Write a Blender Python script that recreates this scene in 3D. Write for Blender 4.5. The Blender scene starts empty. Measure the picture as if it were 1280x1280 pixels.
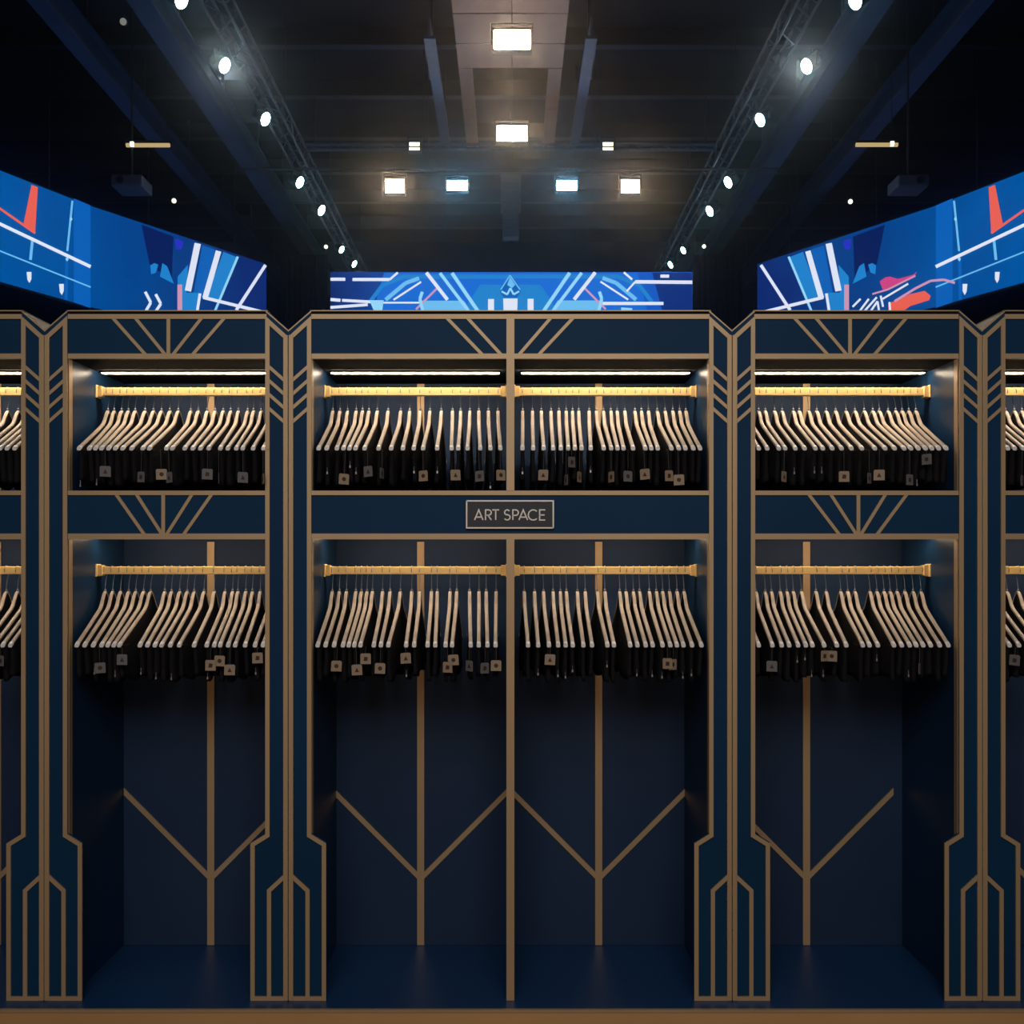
import bpy, bmesh, math, random
from mathutils import Vector, Matrix
random.seed(7)
SC = bpy.context.scene
COL = SC.collection
F = 1280.0                 # focal length in pixels of the 1280 frame
Z0 = 3.328                 # distance from the eye to the wardrobe front
PX = Z0 / F                # one pixel at the wardrobe front, in metres
EYE = 549 * PX             # eye height above the platform
SB, SR = 0.875, 0.935      # relative scale at the back wall and at the hanging rails
YB = Z0 * (1 / SB - 1)     # back wall depth
YR = Z0 * (1 / SR - 1)     # rail depth


def ux(px, s=1.0): return (px - 638) / s * PX
def uz(py, s=1.0): return EYE + (701 - py) / s * PX
def far(px, py, D): return Vector(((px - 638) / F * D, D - Z0, EYE + (701 - py) / F * D))


def lin(c):
    return tuple(((v / 255) / 12.92 if v <= 10 else (((v / 255) + 0.055) / 1.055) ** 2.4) for v in c)


# ------------------------------------------------------------------ materials
def mat(name, rgb, rough=0.5, metal=0.0, noise=0.0, nscale=8.0, bump=0.0, bscale=200.0, spec=0.5, stretch=None):
    m = bpy.data.materials.new(name); m.use_nodes = True
    nt = m.node_tree; b = nt.nodes['Principled BSDF']
    c = lin(rgb) + (1,)
    b.inputs['Base Color'].default_value = c
    b.inputs['Roughness'].default_value = rough
    b.inputs['Metallic'].default_value = metal
    b.inputs['Specular IOR Level'].default_value = spec
    tc = nt.nodes.new('ShaderNodeTexCoord'); mp = nt.nodes.new('ShaderNodeMapping')
    nt.links.new(tc.outputs['Object'], mp.inputs['Vector'])
    if stretch: mp.inputs['Scale'].default_value = stretch
    if noise:
        n = nt.nodes.new('ShaderNodeTexNoise'); n.inputs['Scale'].default_value = nscale; n.inputs['Detail'].default_value = 4
        nt.links.new(mp.outputs[0], n.inputs['Vector'])
        r = nt.nodes.new('ShaderNodeValToRGB')
        r.color_ramp.elements[0].position = 0.3; r.color_ramp.elements[1].position = 0.7
        r.color_ramp.elements[0].color = tuple(v * (1 - noise) for v in c[:3]) + (1,)
        r.color_ramp.elements[1].color = tuple(min(1, v * (1 + noise)) for v in c[:3]) + (1,)
        nt.links.new(n.outputs['Fac'], r.inputs['Fac']); nt.links.new(r.outputs[0], b.inputs['Base Color'])
    if bump:
        n2 = nt.nodes.new('ShaderNodeTexNoise'); n2.inputs['Scale'].default_value = bscale
        nt.links.new(mp.outputs[0], n2.inputs['Vector'])
        bp = nt.nodes.new('ShaderNodeBump'); bp.inputs['Strength'].default_value = bump; bp.inputs['Distance'].default_value = 0.002
        nt.links.new(n2.outputs['Fac'], bp.inputs['Height']); nt.links.new(bp.outputs[0], b.inputs['Normal'])
    return m


def emit(name, rgb, strength=1.0):
    m = bpy.data.materials.new(name); m.use_nodes = True
    nt = m.node_tree; nt.nodes.clear()
    e = nt.nodes.new('ShaderNodeEmission'); o = nt.nodes.new('ShaderNodeOutputMaterial')
    e.inputs['Color'].default_value = lin(rgb) + (1,); e.inputs['Strength'].default_value = strength
    nt.links.new(e.outputs[0], o.inputs[0])
    return m


NAVY = mat('navy_lacquer', (6, 48, 78), 0.6, 0, 0.10, 1.5, 0.05, 60, spec=0.15)
NAVYIN = mat('navy_interior', (30, 50, 78), 0.55, 0, 0.10, 1.5, 0.05, 60, spec=0.2)
NAVYS = mat('navy_side_satin', (22, 50, 80), 0.36, 0, 0.10, 1.5, 0.05, 60, spec=0.3)
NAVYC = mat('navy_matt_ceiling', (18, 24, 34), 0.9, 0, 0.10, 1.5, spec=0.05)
BRASS = mat('brushed_brass', (180, 152, 116), 0.5, 0.35, 0.07, 3, 0.12, 500, stretch=(1, 1, 0.05))
RAILM = mat('rail_brass', (250, 212, 140), 0.4, 0.2, 0.05, 6, 0.1, 300)
PLINTH = mat('plinth_brass', (205, 158, 104), 0.5, 0.3, 0.10, 1.2)
PLTOP = mat('platform_top_navy', (22, 58, 96), 0.4, 0, 0.12, 2)
WOOD = mat('pale_hanger_wood', (186, 168, 148), 0.5, 0, 0.10, 30, 0.1, 200)
CAPM = mat('hanger_tip_sleeve', (226, 220, 214), 0.4)
BARK = mat('dark_bar', (58, 40, 30), 0.5)
STEEL = mat('hook_steel', (150, 150, 155), 0.35, 0.7)
CLOTH = mat('black_cloth', (19, 17, 19), 0.9, 0, 0.25, 40, 0.4, 300, spec=0.2)
CARD = mat('kraft_card', (150, 128, 104), 0.7, 0, 0.08, 60)
CARDG = mat('grey_card', (104, 100, 98), 0.7, 0, 0.08, 60)
INK = mat('tag_ink', (62, 40, 28), 0.7)
STRING = mat('tag_string', (90, 84, 78), 0.8)
LED = emit('led_strip_white', (255, 232, 204), 42.0)
LEDL = emit('led_strip_warm_white', (255, 228, 196), 27.0)
SIGNB = mat('sign_plate_dark', (24, 28, 40), 0.55, 0.0, 0.08, 5)
SIGNF = mat('sign_silver', (190, 186, 182), 0.35, 0.6)
ROOF = mat('roof_black', (20, 22, 28), 0.85, 0, 0.2, 0.6)
WALLM = mat('hall_wall_dark', (26, 30, 40), 0.85, 0, 0.15, 0.5)
FLOORM = mat('hall_floor_dark', (24, 26, 32), 0.6, 0, 0.2, 1.0)
STEELB = mat('girder_blue_grey', (42, 62, 88), 0.7, 0, 0.2, 1.0)
TRUSSM = mat('truss_black_metal', (46, 48, 54), 0.5, 0.3)
PANELW = mat('ceiling_panel_brown', (116, 88, 72), 0.7, 0, 0.1, 1.5)
CASE = mat('lamp_housing_black', (24, 24, 28), 0.5, 0.2)
SPK = mat('speaker_black', (74, 78, 90), 0.6, 0, 0.1, 4)
E_COOL = emit('lamp_cool', (190, 244, 255), 25)
E_WARM = emit('lamp_warm', (255, 212, 172), 105)
E_BLUE = emit('lamp_blue_white', (150, 214, 255), 95)
E_SOFT = emit('lamp_soft_white', (240, 240, 215), 2.0)
E_DIM = emit('lamp_dim_white', (120, 120, 116), 1.0)
E_TUBE = emit('tube_warm', (190, 165, 115), 1.0)


# ------------------------------------------------------------------ mesh helpers
def box(bm, x0, x1, y0, y1, z0, z1, mi=0):
    v = [bm.verts.new(p) for p in ((x0, y0, z0), (x1, y0, z0), (x1, y1, z0), (x0, y1, z0),
                                   (x0, y0, z1), (x1, y0, z1), (x1, y1, z1), (x0, y1, z1))]
    for f in ((3, 2, 1, 0), (4, 5, 6, 7), (0, 1, 5, 4), (1, 2, 6, 5), (2, 3, 7, 6), (3, 0, 4, 7)):
        bm.faces.new([v[i] for i in f]).material_index = mi


def prism(bm, pts, y0, y1, mi=0):
    """outline pts (x, z) extruded from y0 (front) to y1"""
    a = sum(pts[i][0] * pts[(i + 1) % len(pts)][1] - pts[(i + 1) % len(pts)][0] * pts[i][1] for i in range(len(pts)))
    if a < 0: pts = pts[::-1]
    A = [bm.verts.new((x, y0, z)) for x, z in pts]; B = [bm.verts.new((x, y1, z)) for x, z in pts]
    n = len(pts)
    bm.faces.new(A).material_index = mi
    bm.faces.new(B[::-1]).material_index = mi
    for i in range(n):
        j = (i + 1) % n
        bm.faces.new((A[i], B[i], B[j], A[j])).material_index = mi


def ribbon(bm, pts, w, y0, y1, mi=0):
    """mitred band of width w along the polyline pts (x, z)"""
    P = [Vector(p) for p in pts]; L, R = [], []
    for i, p in enumerate(P):
        if i == 0: d0 = d1 = (P[1] - p).normalized()
        elif i == len(P) - 1: d0 = d1 = (p - P[i - 1]).normalized()
        else: d0, d1 = (p - P[i - 1]).normalized(), (P[i + 1] - p).normalized()
        n0, n1 = Vector((-d0.y, d0.x)), Vector((-d1.y, d1.x))
        m = (n0 + n1).normalized(); k = (w / 2) / max(0.35, m.dot(n0))
        L.append(p + m * k); R.append(p - m * k)
    for i in range(len(P) - 1):
        prism(bm, [tuple(L[i]), tuple(L[i + 1]), tuple(R[i + 1]), tuple(R[i])], y0, y1, mi)


def slash(bm, p0, p1, w, y0, y1, horiz=True):
    """straight diagonal bar whose ends are cut level (horiz) or plumb"""
    dx, dz = p1[0] - p0[0], p1[1] - p0[1]; L = math.hypot(dx, dz)
    if horiz:
        h = w / 2 * L / max(1e-6, abs(dz)); q = [(p0[0] - h, p0[1]), (p0[0] + h, p0[1]), (p1[0] + h, p1[1]), (p1[0] - h, p1[1])]
    else:
        h = w / 2 * L / max(1e-6, abs(dx)); q = [(p0[0], p0[1] - h), (p0[0], p0[1] + h), (p1[0], p1[1] + h), (p1[0], p1[1] - h)]
    prism(bm, q, y0, y1)


def tube(bm, pts, r, n=6, mi=0):
    pts = [Vector(p) for p in pts]; rings = []
    for i, p in enumerate(pts):
        d = (pts[min(i + 1, len(pts) - 1)] - pts[max(i - 1, 0)]).normalized()
        a = d.orthogonal().normalized() if abs(d.x) > 0.99 else d.cross(Vector((1, 0, 0))).normalized()
        b = d.cross(a)
        rings.append([bm.verts.new(p + (a * math.cos(2 * math.pi * k / n) + b * math.sin(2 * math.pi * k / n)) * r) for k in range(n)])
    for i in range(len(rings) - 1):
        for k in range(n):
            bm.faces.new((rings[i][k], rings[i][(k + 1) % n], rings[i + 1][(k + 1) % n], rings[i + 1][k])).material_index = mi
    bm.faces.new(rings[0][::-1]).material_index = mi; bm.faces.new(rings[-1]).material_index = mi


def obj(name, bm, m, parent=None, bevel=0.0, smooth=False, **props):
    bmesh.ops.recalc_face_normals(bm, faces=bm.faces)
    me = bpy.data.meshes.new(name); bm.to_mesh(me); bm.free()
    for x in (m if isinstance(m, (list, tuple)) else [m]): me.materials.append(x)
    if smooth:
        for p in me.polygons: p.use_smooth = True
    o = bpy.data.objects.new(name, me); COL.objects.link(o)
    if parent: o.parent = parent; o.location = -parent.location if parent.parent is None and not props.pop('local', False) else (0, 0, 0)
    props.pop('local', None)
    if bevel:
        b = o.modifiers.new('bevel', 'BEVEL'); b.width = bevel; b.segments = 2; b.limit_method = 'ANGLE'
    for k, v in props.items(): o[k] = v
    return o


def thing(name, label, cat, loc=(0, 0, 0), group=None):
    o = bpy.data.objects.new(name, None); COL.objects.link(o)
    o.location = loc; o.empty_display_size = 0.1; o['label'] = label; o['category'] = cat
    if group: o['group'] = group
    return o


def B(): return bmesh.new()


def boxo(name, m, parent, *a, **k):
    bm = B(); box(bm, *a); return obj(name, bm, m, parent, **k)


# ------------------------------------------------------------------ the hall
HZ, HT, HX, HB, HF = -0.16, 12.9, 19.0, 33.5, -13.0
def struct(name, m, *a):
    bm = B(); box(bm, *a); return obj(name, bm, m, None, kind='structure')
struct('floor', FLOORM, -HX, HX, HF, HB, HZ - 0.2, HZ)
struct('ceiling', ROOF, -HX, HX, HF, HB, HT, HT + 0.2)
struct('wall_back', WALLM, -HX, HX, HB, HB + 0.2, HZ, HT)
struct('wall_left', WALLM, -HX - 0.2, -HX, HF, HB, HZ, HT)
struct('wall_right', WALLM, HX, HX + 0.2, HF, HB, HZ, HT)
struct('wall_front', WALLM, -HX, HX, HF - 0.2, HF, HZ, HT)
ords = ['first', 'second', 'third', 'fourth', 'fifth', 'sixth', 'seventh', 'eighth', 'ninth', 'tenth', 'eleventh', 'twelfth',
        'thirteenth', 'fourteenth', 'fifteenth', 'sixteenth', 'seventeenth', 'eighteenth', 'nineteenth', 'twentieth',
        'twenty-first', 'twenty-second', 'twenty-third', 'twenty-fourth']
# cross purlins under the roof
for i in range(9):
    y = 11.5 + i * 2.4
    bm = B(); box(bm, -HX, HX, y, y + 0.09, HT - 0.36, HT - 0.001); box(bm, -HX, HX, y - 0.06, y + 0.15, HT - 0.40, HT - 0.36)
    obj('roof_purlin', bm, TRUSSM, None, kind='structure')
# lengthwise girders
for sx, nm in ((-1, 'left'), (1, 'right')):
    for x, w, which in ((6.35, 0.42, 'inner'), (8.1, 0.34, 'outer')):
        bm = B(); X = sx * x
        box(bm, X - w / 2, X + w / 2, 9, HB, 11.0, 11.06); box(bm, X - 0.05, X + 0.05, 9, HB, 11.06, 11.5); box(bm, X - w / 2, X + w / 2, 9, HB, 11.5, 11.56)
        o = obj('roof_girder', bm, STEELB, None)
        o['label'] = f'{which} of the two long dark blue roof girders on the {nm} side'; o['category'] = 'girder'; o['group'] = 'long roof girders'
        for i in range(8):
            y = 10 + i * 3.1
            boxo('hanger_rod', TRUSSM, o, X - 0.03, X + 0.03, y - 0.03, y + 0.03, 11.56, HT - 0.4)
    X = sx * 1.53
    bm = B(); box(bm, X - 0.11, X + 0.11, 16.0, 21.0, 11.28, 11.34); box(bm, X - 0.02, X + 0.02, 16, 21, 11.34, 11.7)
    o = obj('roof_girder', bm, STEELB, None)
    o['label'] = f'short blue lit girder just {nm} of the brown ceiling panels'; o['category'] = 'girder'
    for y in (16.6, 20.4): boxo('hanger_rod', TRUSSM, o, X - 0.03, X + 0.03, y - 0.03, y + 0.03, 11.7, HT)
# brown panels in the middle of the roof
t = thing('ceiling_panel', 'brown panelled ceiling strip with cross seams above the two big warm lamps', 'ceiling panel', (0, 15, 11.5))
for i, (y0, y1) in enumerate(((12.4, 14.0), (14.03, 14.9), (14.93, 15.5), (15.53, 16.6), (16.63, 17.6))):
    boxo('panel_board', PANELW, t, -1.06, 1.06, y0, y1, 11.5, 11.56)
for sx in (-1, 1):
    for (y0, y1) in ((17.63, 19.5), (19.53, 21.6)):
        boxo('panel_board', PANELW, t, min(sx * .78, sx * 1.06), max(sx * .78, sx * 1.06), y0, y1, 11.5, 11.56)
for y in (12.8, 15.2, 17.3, 20.0):
    for x in (-0.9, 0.9): boxo('hanger_rod', TRUSSM, t, x - 0.025, x + 0.025, y - 0.025, y + 0.025, 11.56, HT)


def box_truss(name_label, p0, p1, size, bays, cat='truss', mt=None, drops=True):
    """four chords with zigzag lacing between p0 and p1 (level run)"""
    p0, p1 = Vector(p0), Vector(p1); d = (p1 - p0).normalized(); s = Vector((-d.y, d.x, 0)) * size / 2; u = Vector((0, 0, size / 2))
    t = thing('lighting_truss', name_label, cat, tuple(p0))
    bm = B()
    for a in (-1, 1):
        for b in (-1, 1): tube(bm, [p0 + s * a + u * b, p1 + s * a + u * b], 0.026)
    obj('chord_tubes', bm, mt or TRUSSM, t)
    bm = B()
    for i in range(bays):
        A, Bq = p0.lerp(p1, i / bays), p0.lerp(p1, (i + 1) / bays)
        for (c0, c1) in (((-1, -1), (-1, 1)), ((1, 1), (1, -1)), ((-1, 1), (1, 1)), ((1, -1), (-1, -1))):
            q0 = A + s * c0[0] + u * c0[1]; q1 = Bq + s * c1[0] + u * c1[1]
            tube(bm, [q0, q1] if i % 2 == 0 else [A + s * c1[0] + u * c1[1], Bq + s * c0[0] + u * c0[1]], 0.013, 5)
    obj('lacing', bm, mt or TRUSSM, t)
    if drops:
        for f in (0.08, 0.36, 0.64, 0.92):
            q = p0.lerp(p1, f); bm = B(); tube(bm, [q + u, Vector((q.x, q.y, HT))], 0.012)
            obj('hoist_cable', bm, TRUSSM, t)
    return t


TX = 4.72
box_truss('long black lighting truss carrying the left diagonal row of spotlights', (-TX, 11.2, 10.45), (-TX, 30.5, 10.45), 0.34, 44)
box_truss('long black lighting truss carrying the right diagonal row of spotlights', (TX, 11.2, 10.45), (TX, 30.5, 10.45), 0.34, 44)
bm = B()
CY = 19.2; CZ = EYE + (701 - 184) / F * (CY + Z0)
t = thing('cross_bar', 'blue grey lighting bar crossing the hall behind the second warm lamp', 'bar', (0, CY, CZ))
for dz in (-0.06, 0.06): tube(bm, [(-4.5, CY, CZ + dz), (4.5, CY, CZ + dz)], 0.035, 8)
obj('bar_tubes', bm, STEELB, t)
bm = B()
for i in range(30):
    x = -4.5 + i * 0.3; tube(bm, [(x, CY, CZ - 0.06), (x + 0.3, CY, CZ + 0.06)] if i % 2 else [(x, CY, CZ + 0.06), (x + 0.3, CY, CZ - 0.06)], 0.012, 5)
obj('lacing', bm, STEELB, t)
for x in (-4.3, -1.9, 1.9, 4.3):
    bm = B(); tube(bm, [(x, CY, CZ + 0.06), (x, CY, HT)], 0.012); obj('hoist_cable', bm, TRUSSM, t)
CY2 = 18.9; 
t = thing('cross_bar', 'thin black lighting bar carrying the row of four square lamps', 'bar', (0, CY2, 0))
LB = far(640, 232, CY2 + Z0); t.location = (0, CY2 + 0.16, LB.z + 0.42)
bm = B(); tube(bm, [(-6, CY2 + .16, LB.z + 0.42), (6, CY2 + .16, LB.z + 0.42)], 0.03, 8); obj('bar_tube', bm, TRUSSM, t)
for x in (-5, -1.8, 1.8, 5):
    bm = B(); tube(bm, [(x, CY2 + .16, LB.z + 0.44), (x, CY2 + .16, HT)], 0.012); obj('hoist_cable', bm, TRUSSM, t)


def aim(o, d):
    o.rotation_euler = Vector(d).to_track_quat('-Y', 'Z').to_euler()


_lens = {}
def spot_lamp(px, py, D, r, label, group, em=E_COOL, target=None):
    p = far(px, py, D)
    t = thing('stage_spotlight', label, 'spotlight', tuple(p), group)
    if 'a' not in _lens:
        bm = B(); n = 24; prof = [(0.02, 1.0), (0.0, 1.1), (-0.02, 1.12), (0.10, 1.12), (0.9, 1.0), (2.0, 0.8), (2.2, 0.4)]
        rings = [[bm.verts.new((rr * math.cos(2 * math.pi * k / n), y, rr * math.sin(2 * math.pi * k / n))) for k in range(n)] for y, rr in prof]
        for i in range(len(rings) - 1):
            for k in range(n): bm.faces.new((rings[i][k], rings[i][(k + 1) % n], rings[i + 1][(k + 1) % n], rings[i + 1][k]))
        bm.faces.new(rings[-1])
        o1 = obj('housing', bm, CASE, None); 
        bm = B(); v = [bm.verts.new((math.cos(2 * math.pi * k / n), 0.0, math.sin(2 * math.pi * k / n))) for k in range(n)]
        c = bm.verts.new((0, -0.03, 0))
        for k in range(n): bm.faces.new((v[k], v[(k + 1) % n], c))
        o2 = obj('lens', bm, em, None)
        bm = B()
        for s in (-1, 1): box(bm, s * 1.2 - 0.05, s * 1.2 + 0.05, 0.75, 1.05, -0.1, 1.9)
        box(bm, -1.25, 1.25, 0.75, 1.05, 1.85, 1.95); box(bm, -0.12, 0.12, 0.8, 1.0, 1.9, 2.5)
        o3 = obj('yoke', bm, CASE, None)
        _lens['a'] = (o1, o2, o3)
        first = True
    else: first = False
    q = Vector(target)
    q = q.normalized().to_track_quat('-Y', 'Z').to_euler()
    for i, src in enumerate(_lens['a']):
        o = src if first else src.copy()
        if not first: COL.objects.link(o)
        if i == 1 and o.data.materials[0] != em:
            o.data = o.data.copy(); o.data.materials[0] = em
        o.parent = t; o.location = (0, 0, 0); o.scale = (r, r, r)
        o.rotation_euler = q if i < 2 else (0, 0, q.z)
    return t


rowL = [(227, 0), (281, 82), (332, 149), (375, 228), (402, 263), (427, 312), (443, 330)]
rowR = [(1069, 1), (1008, 83), (950, 150), (910, 228), (887, 264), (854, 313), (838, 331)]
for side, row, sgn in (('left', rowL, 1), ('right', rowR, -1)):
    for i, (px, py) in enumerate(row):
        D = (10.0 - EYE) * F / (701 - py)
        p = far(px, py, D)
        r = 0.128 if i < 5 else 0.10
        lab = f'round cool white spotlight, {ords[i]} from the top in the {side} diagonal row'
        if i == 0: lab = f'round cool white spotlight cut by the top edge, {side} diagonal row'
        spot_lamp(px, py, D, r, lab, f'spotlights in the {side} diagonal row', target=(sgn * 1.0, -0.35, -0.6))
for px, py, D, lab in ((217.5, 251, 24, 'small bright dot lamp above the left screen, below the warm tube'),
                       (1063, 252, 24, 'small bright dot lamp above the right screen, below the warm tube'),
                       (154, 27, 18, 'faint small lamp near the top left corner of the roof'),
                       (407.5, 308.5, 29, 'tiny lamp beside the sixth spotlight of the left row'),
                       (880, 308, 29, 'tiny lamp beside the sixth spotlight of the right row')):
    spot_lamp(px, py, D, 0.055 if py != 27 else 0.06, lab, 'small dot lamps', em=E_DIM if py == 27 else E_SOFT, target=(0, -1, -0.3))


def panel_lamp(px, py, w, h, D, label, em, group, split=False):
    p = far(px, py, D); W, H = w / F * D, h / F * D
    t = thing('panel_lamp', label, 'lamp', tuple(p), group)
    x, y, z = p
    bm = B(); box(bm, x - W / 2 - .03, x + W / 2 + .03, y + 0.01, y + 0.13, z - H / 2 - .03, z + H / 2 + .03)
    box(bm, x - W / 2 - .03, x + W / 2 + .03, y - .02, y + .02, z + H / 2 + .005, z + H / 2 + .03)
    box(bm, x - W / 2 - .03, x + W / 2 + .03, y - .02, y + .02, z - H / 2 - .03, z - H / 2 - .005)
    obj('housing', bm, CASE, t)
    if split:
        boxo('lamp_face', em, t, x - W / 2, x + W / 2, y - 0.005, y + 0.01, z + H * 0.08, z + H / 2)
        boxo('lamp_face', em, t, x - W / 2, x + W / 2, y - 0.005, y + 0.01, z - H / 2, z - H * 0.12)
    else:
        boxo('lamp_face', em, t, x - W / 2, x + W / 2, y - 0.005, y + 0.01, z - H / 2, z + H / 2)
    bm = B()
    for s in (-1, 1): box(bm, x + s * (W / 2 + .04) - .01, x + s * (W / 2 + .04) + .01, y + .05, y + .09, z - .02, z + H / 2 + .14)
    box(bm, x - W / 2 - .05, x + W / 2 + .05, y + .05, y + .09, z + H / 2 + .12, z + H / 2 + .14)
    top = HT if py == 167 else 11.5 if py == 50 else z + H / 2 + .30
    tube(bm, [(x, y + .07, z + H / 2 + .14), (x, y + .07, top)], 0.006)
    obj('bracket', bm, CASE, t)
    return p, W, H


for px, py, w, h, D, lab, em, g in (
        (640, 50, 45, 24, 15.6, 'large bright warm white panel lamp at the top centre of the picture', E_WARM, 'warm centre lamps'),
        (640, 167, 37, 19, 19.0, 'warm white panel lamp below the large one, at the crossing bar', E_WARM, 'warm centre lamps'),
        (493.5, 232.5, 23, 17, CY2 + Z0, 'square warm white lamp at the left end of the row of four', E_WARM, 'row of four lamps'),
        (788, 233, 22, 16, CY2 + Z0, 'square warm white lamp at the right end of the row of four', E_WARM, 'row of four lamps'),
        (571.5, 232, 25, 12, CY2 + Z0, 'wide blue white lamp, left of centre in the row of four', E_BLUE, 'row of four lamps'),
        (708.5, 232, 25, 12, CY2 + Z0, 'wide blue white lamp, right of centre in the row of four', E_BLUE, 'row of four lamps')):
    p, W, H = panel_lamp(px, py, w, h, D, lab, em, g)
for px, lab in ((518, 'small double slot lamp on the crossing bar, left of centre'), (760, 'small double slot lamp on the crossing bar, right of centre')):
    panel_lamp(px, 183, 13, 10, CY + Z0 - 0.2, lab, E_SOFT, 'double slot lamps', split=True)
# warm tubes on both sides
for sx, x0, x1, y, lab in ((1, 158, 212, 181.5, 'long warm tube lamp hanging above the left screen'), (-1, 1122, 1070, 181, 'long warm tube lamp hanging above the right screen')):
    D = 20; a, b = far(x0, y, D), far(x1, y, D)
    t = thing('tube_lamp', lab, 'lamp', tuple((a + b) / 2), 'warm tube lamps')
    bm = B(); tube(bm, [a, b], 0.042, 8); obj('tube', bm, E_TUBE, t)
    bm = B(); c = a.lerp(b, 0.12); tube(bm, [c + Vector((0, -.05, 0)), c.lerp(b, .08) + Vector((0, -.05, 0))], 0.05, 10); obj('bright_end', bm, E_SOFT, t)
    bm = B(); box(bm, min(a.x, b.x) - .04, max(a.x, b.x) + .04, a.y + .02, a.y + .14, a.z + .03, a.z + .10); obj('housing', bm, CASE, t)
    for f in (0.1, 0.9):
        q = a.lerp(b, f); bm = B(); tube(bm, [q + Vector((0, .08, .1)), Vector((q.x, q.y + .08, HT))], 0.008); obj('hoist_cable', bm, TRUSSM, t)
    # projector below
    q = far(165 if sx > 0 else 1135, 232, D)
    t = thing('projector', 'dark projector hanging above the %s screen under the warm tube' % ('left' if sx > 0 else 'right'), 'projector', tuple(q))
    bm = B(); box(bm, q.x - .3, q.x + .3, q.y - .3, q.y + .3, q.z - .11, q.z + .11); obj('body', bm, SPK, t, bevel=0.03)
    bm = B(); tube(bm, [(q.x - .12 * sx, q.y - .34, q.z), (q.x - .12 * sx, q.y - .29, q.z)], .07, 14); obj('lens', bm, CASE, t)
    bm = B(); tube(bm, [(q.x, q.y, q.z + .1), (q.x, q.y, HT)], .02); obj('mount_pole', bm, TRUSSM, t)
# hanging loudspeaker stack in the centre
D = 26; a, b = far(626, 215, D), far(651, 298, D)
t = thing('line_array_speaker', 'dark hanging column of loudspeakers above the centre screen', 'loudspeaker', ((a.x + b.x) / 2, a.y, a.z))
n = 7
for i in range(n):
    z1 = a.z + (b.z - a.z) * i / n; z0 = a.z + (b.z - a.z) * (i + 1) / n; k = 0.0 if i < 4 else 0.05
    bm = B(); box(bm, a.x + k, b.x - k, a.y - 0.02 * i, a.y + 0.35 - 0.02 * i, z0 + .012, z1 - .006); obj('speaker_cabinet', bm, SPK, t, bevel=0.015)
bm = B(); box(bm, a.x - .03, b.x + .03, a.y, a.y + .3, a.z, a.z + .05); tube(bm, [((a.x + b.x) / 2, a.y + .15, a.z), ((a.x + b.x) / 2, a.y + .15, HT)], .02)
obj('flying_frame', bm, TRUSSM, t)

# ------------------------------------------------------------------ LED screens
def screen_mat(name, c0, c1, axis, a, b, z=0.7):
    m = bpy.data.materials.new(name); m.use_nodes = True; nt = m.node_tree; nt.nodes.clear()
    e = nt.nodes.new('ShaderNodeEmission'); o = nt.nodes.new('ShaderNodeOutputMaterial')
    g = nt.nodes.new('ShaderNodeNewGeometry'); s = nt.nodes.new('ShaderNodeSeparateXYZ'); mr = nt.nodes.new('ShaderNodeMapRange')
    mr.inputs['From Min'].default_value = a; mr.inputs['From Max'].default_value = b
    n = nt.nodes.new('ShaderNodeTexNoise'); n.inputs['Scale'].default_value = z; n.inputs['Detail'].default_value = 3
    ad = nt.nodes.new('ShaderNodeMath'); ad.operation = 'MULTIPLY_ADD'; ad.inputs[1].default_value = 0.5; 
    sub = nt.nodes.new('ShaderNodeMath'); sub.operation = 'SUBTRACT'; sub.inputs[1].default_value = 0.25
    r = nt.nodes.new('ShaderNodeMixRGB'); r.inputs[1].default_value = lin(c0) + (1,); r.inputs[2].default_value = lin(c1) + (1,)
    nt.links.new(g.outputs['Position'], s.inputs[0]); nt.links.new(g.outputs['Position'], n.inputs['Vector'])
    nt.links.new(s.outputs[axis], mr.inputs['Value'])
    nt.links.new(n.outputs['Fac'], ad.inputs[0]); nt.links.new(mr.outputs[0], ad.inputs[2]); nt.links.new(ad.outputs[0], sub.inputs[0])
    nt.links.new(sub.outputs[0], r.inputs[0]); nt.links.new(r.outputs[0], e.inputs['Color']); nt.links.new(e.outputs[0], o.inputs[0])
    return m


PAL = {'w': (225, 232, 250), 'c': (110, 190, 240), 'b': (32, 130, 205), 'r': (235, 98, 82), 'p': (205, 150, 180), 'm': (205, 70, 130),
       'd': (8, 30, 90), 'B': (10, 96, 184), 'q': (24, 106, 212), 'n': (10, 46, 124), 'v': (40, 50, 190), 'l': (150, 215, 250)}
PK = list(PAL); PM = {k: emit('screen_colour_' + k, PAL[k], 1.0) for k in PK}


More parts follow.
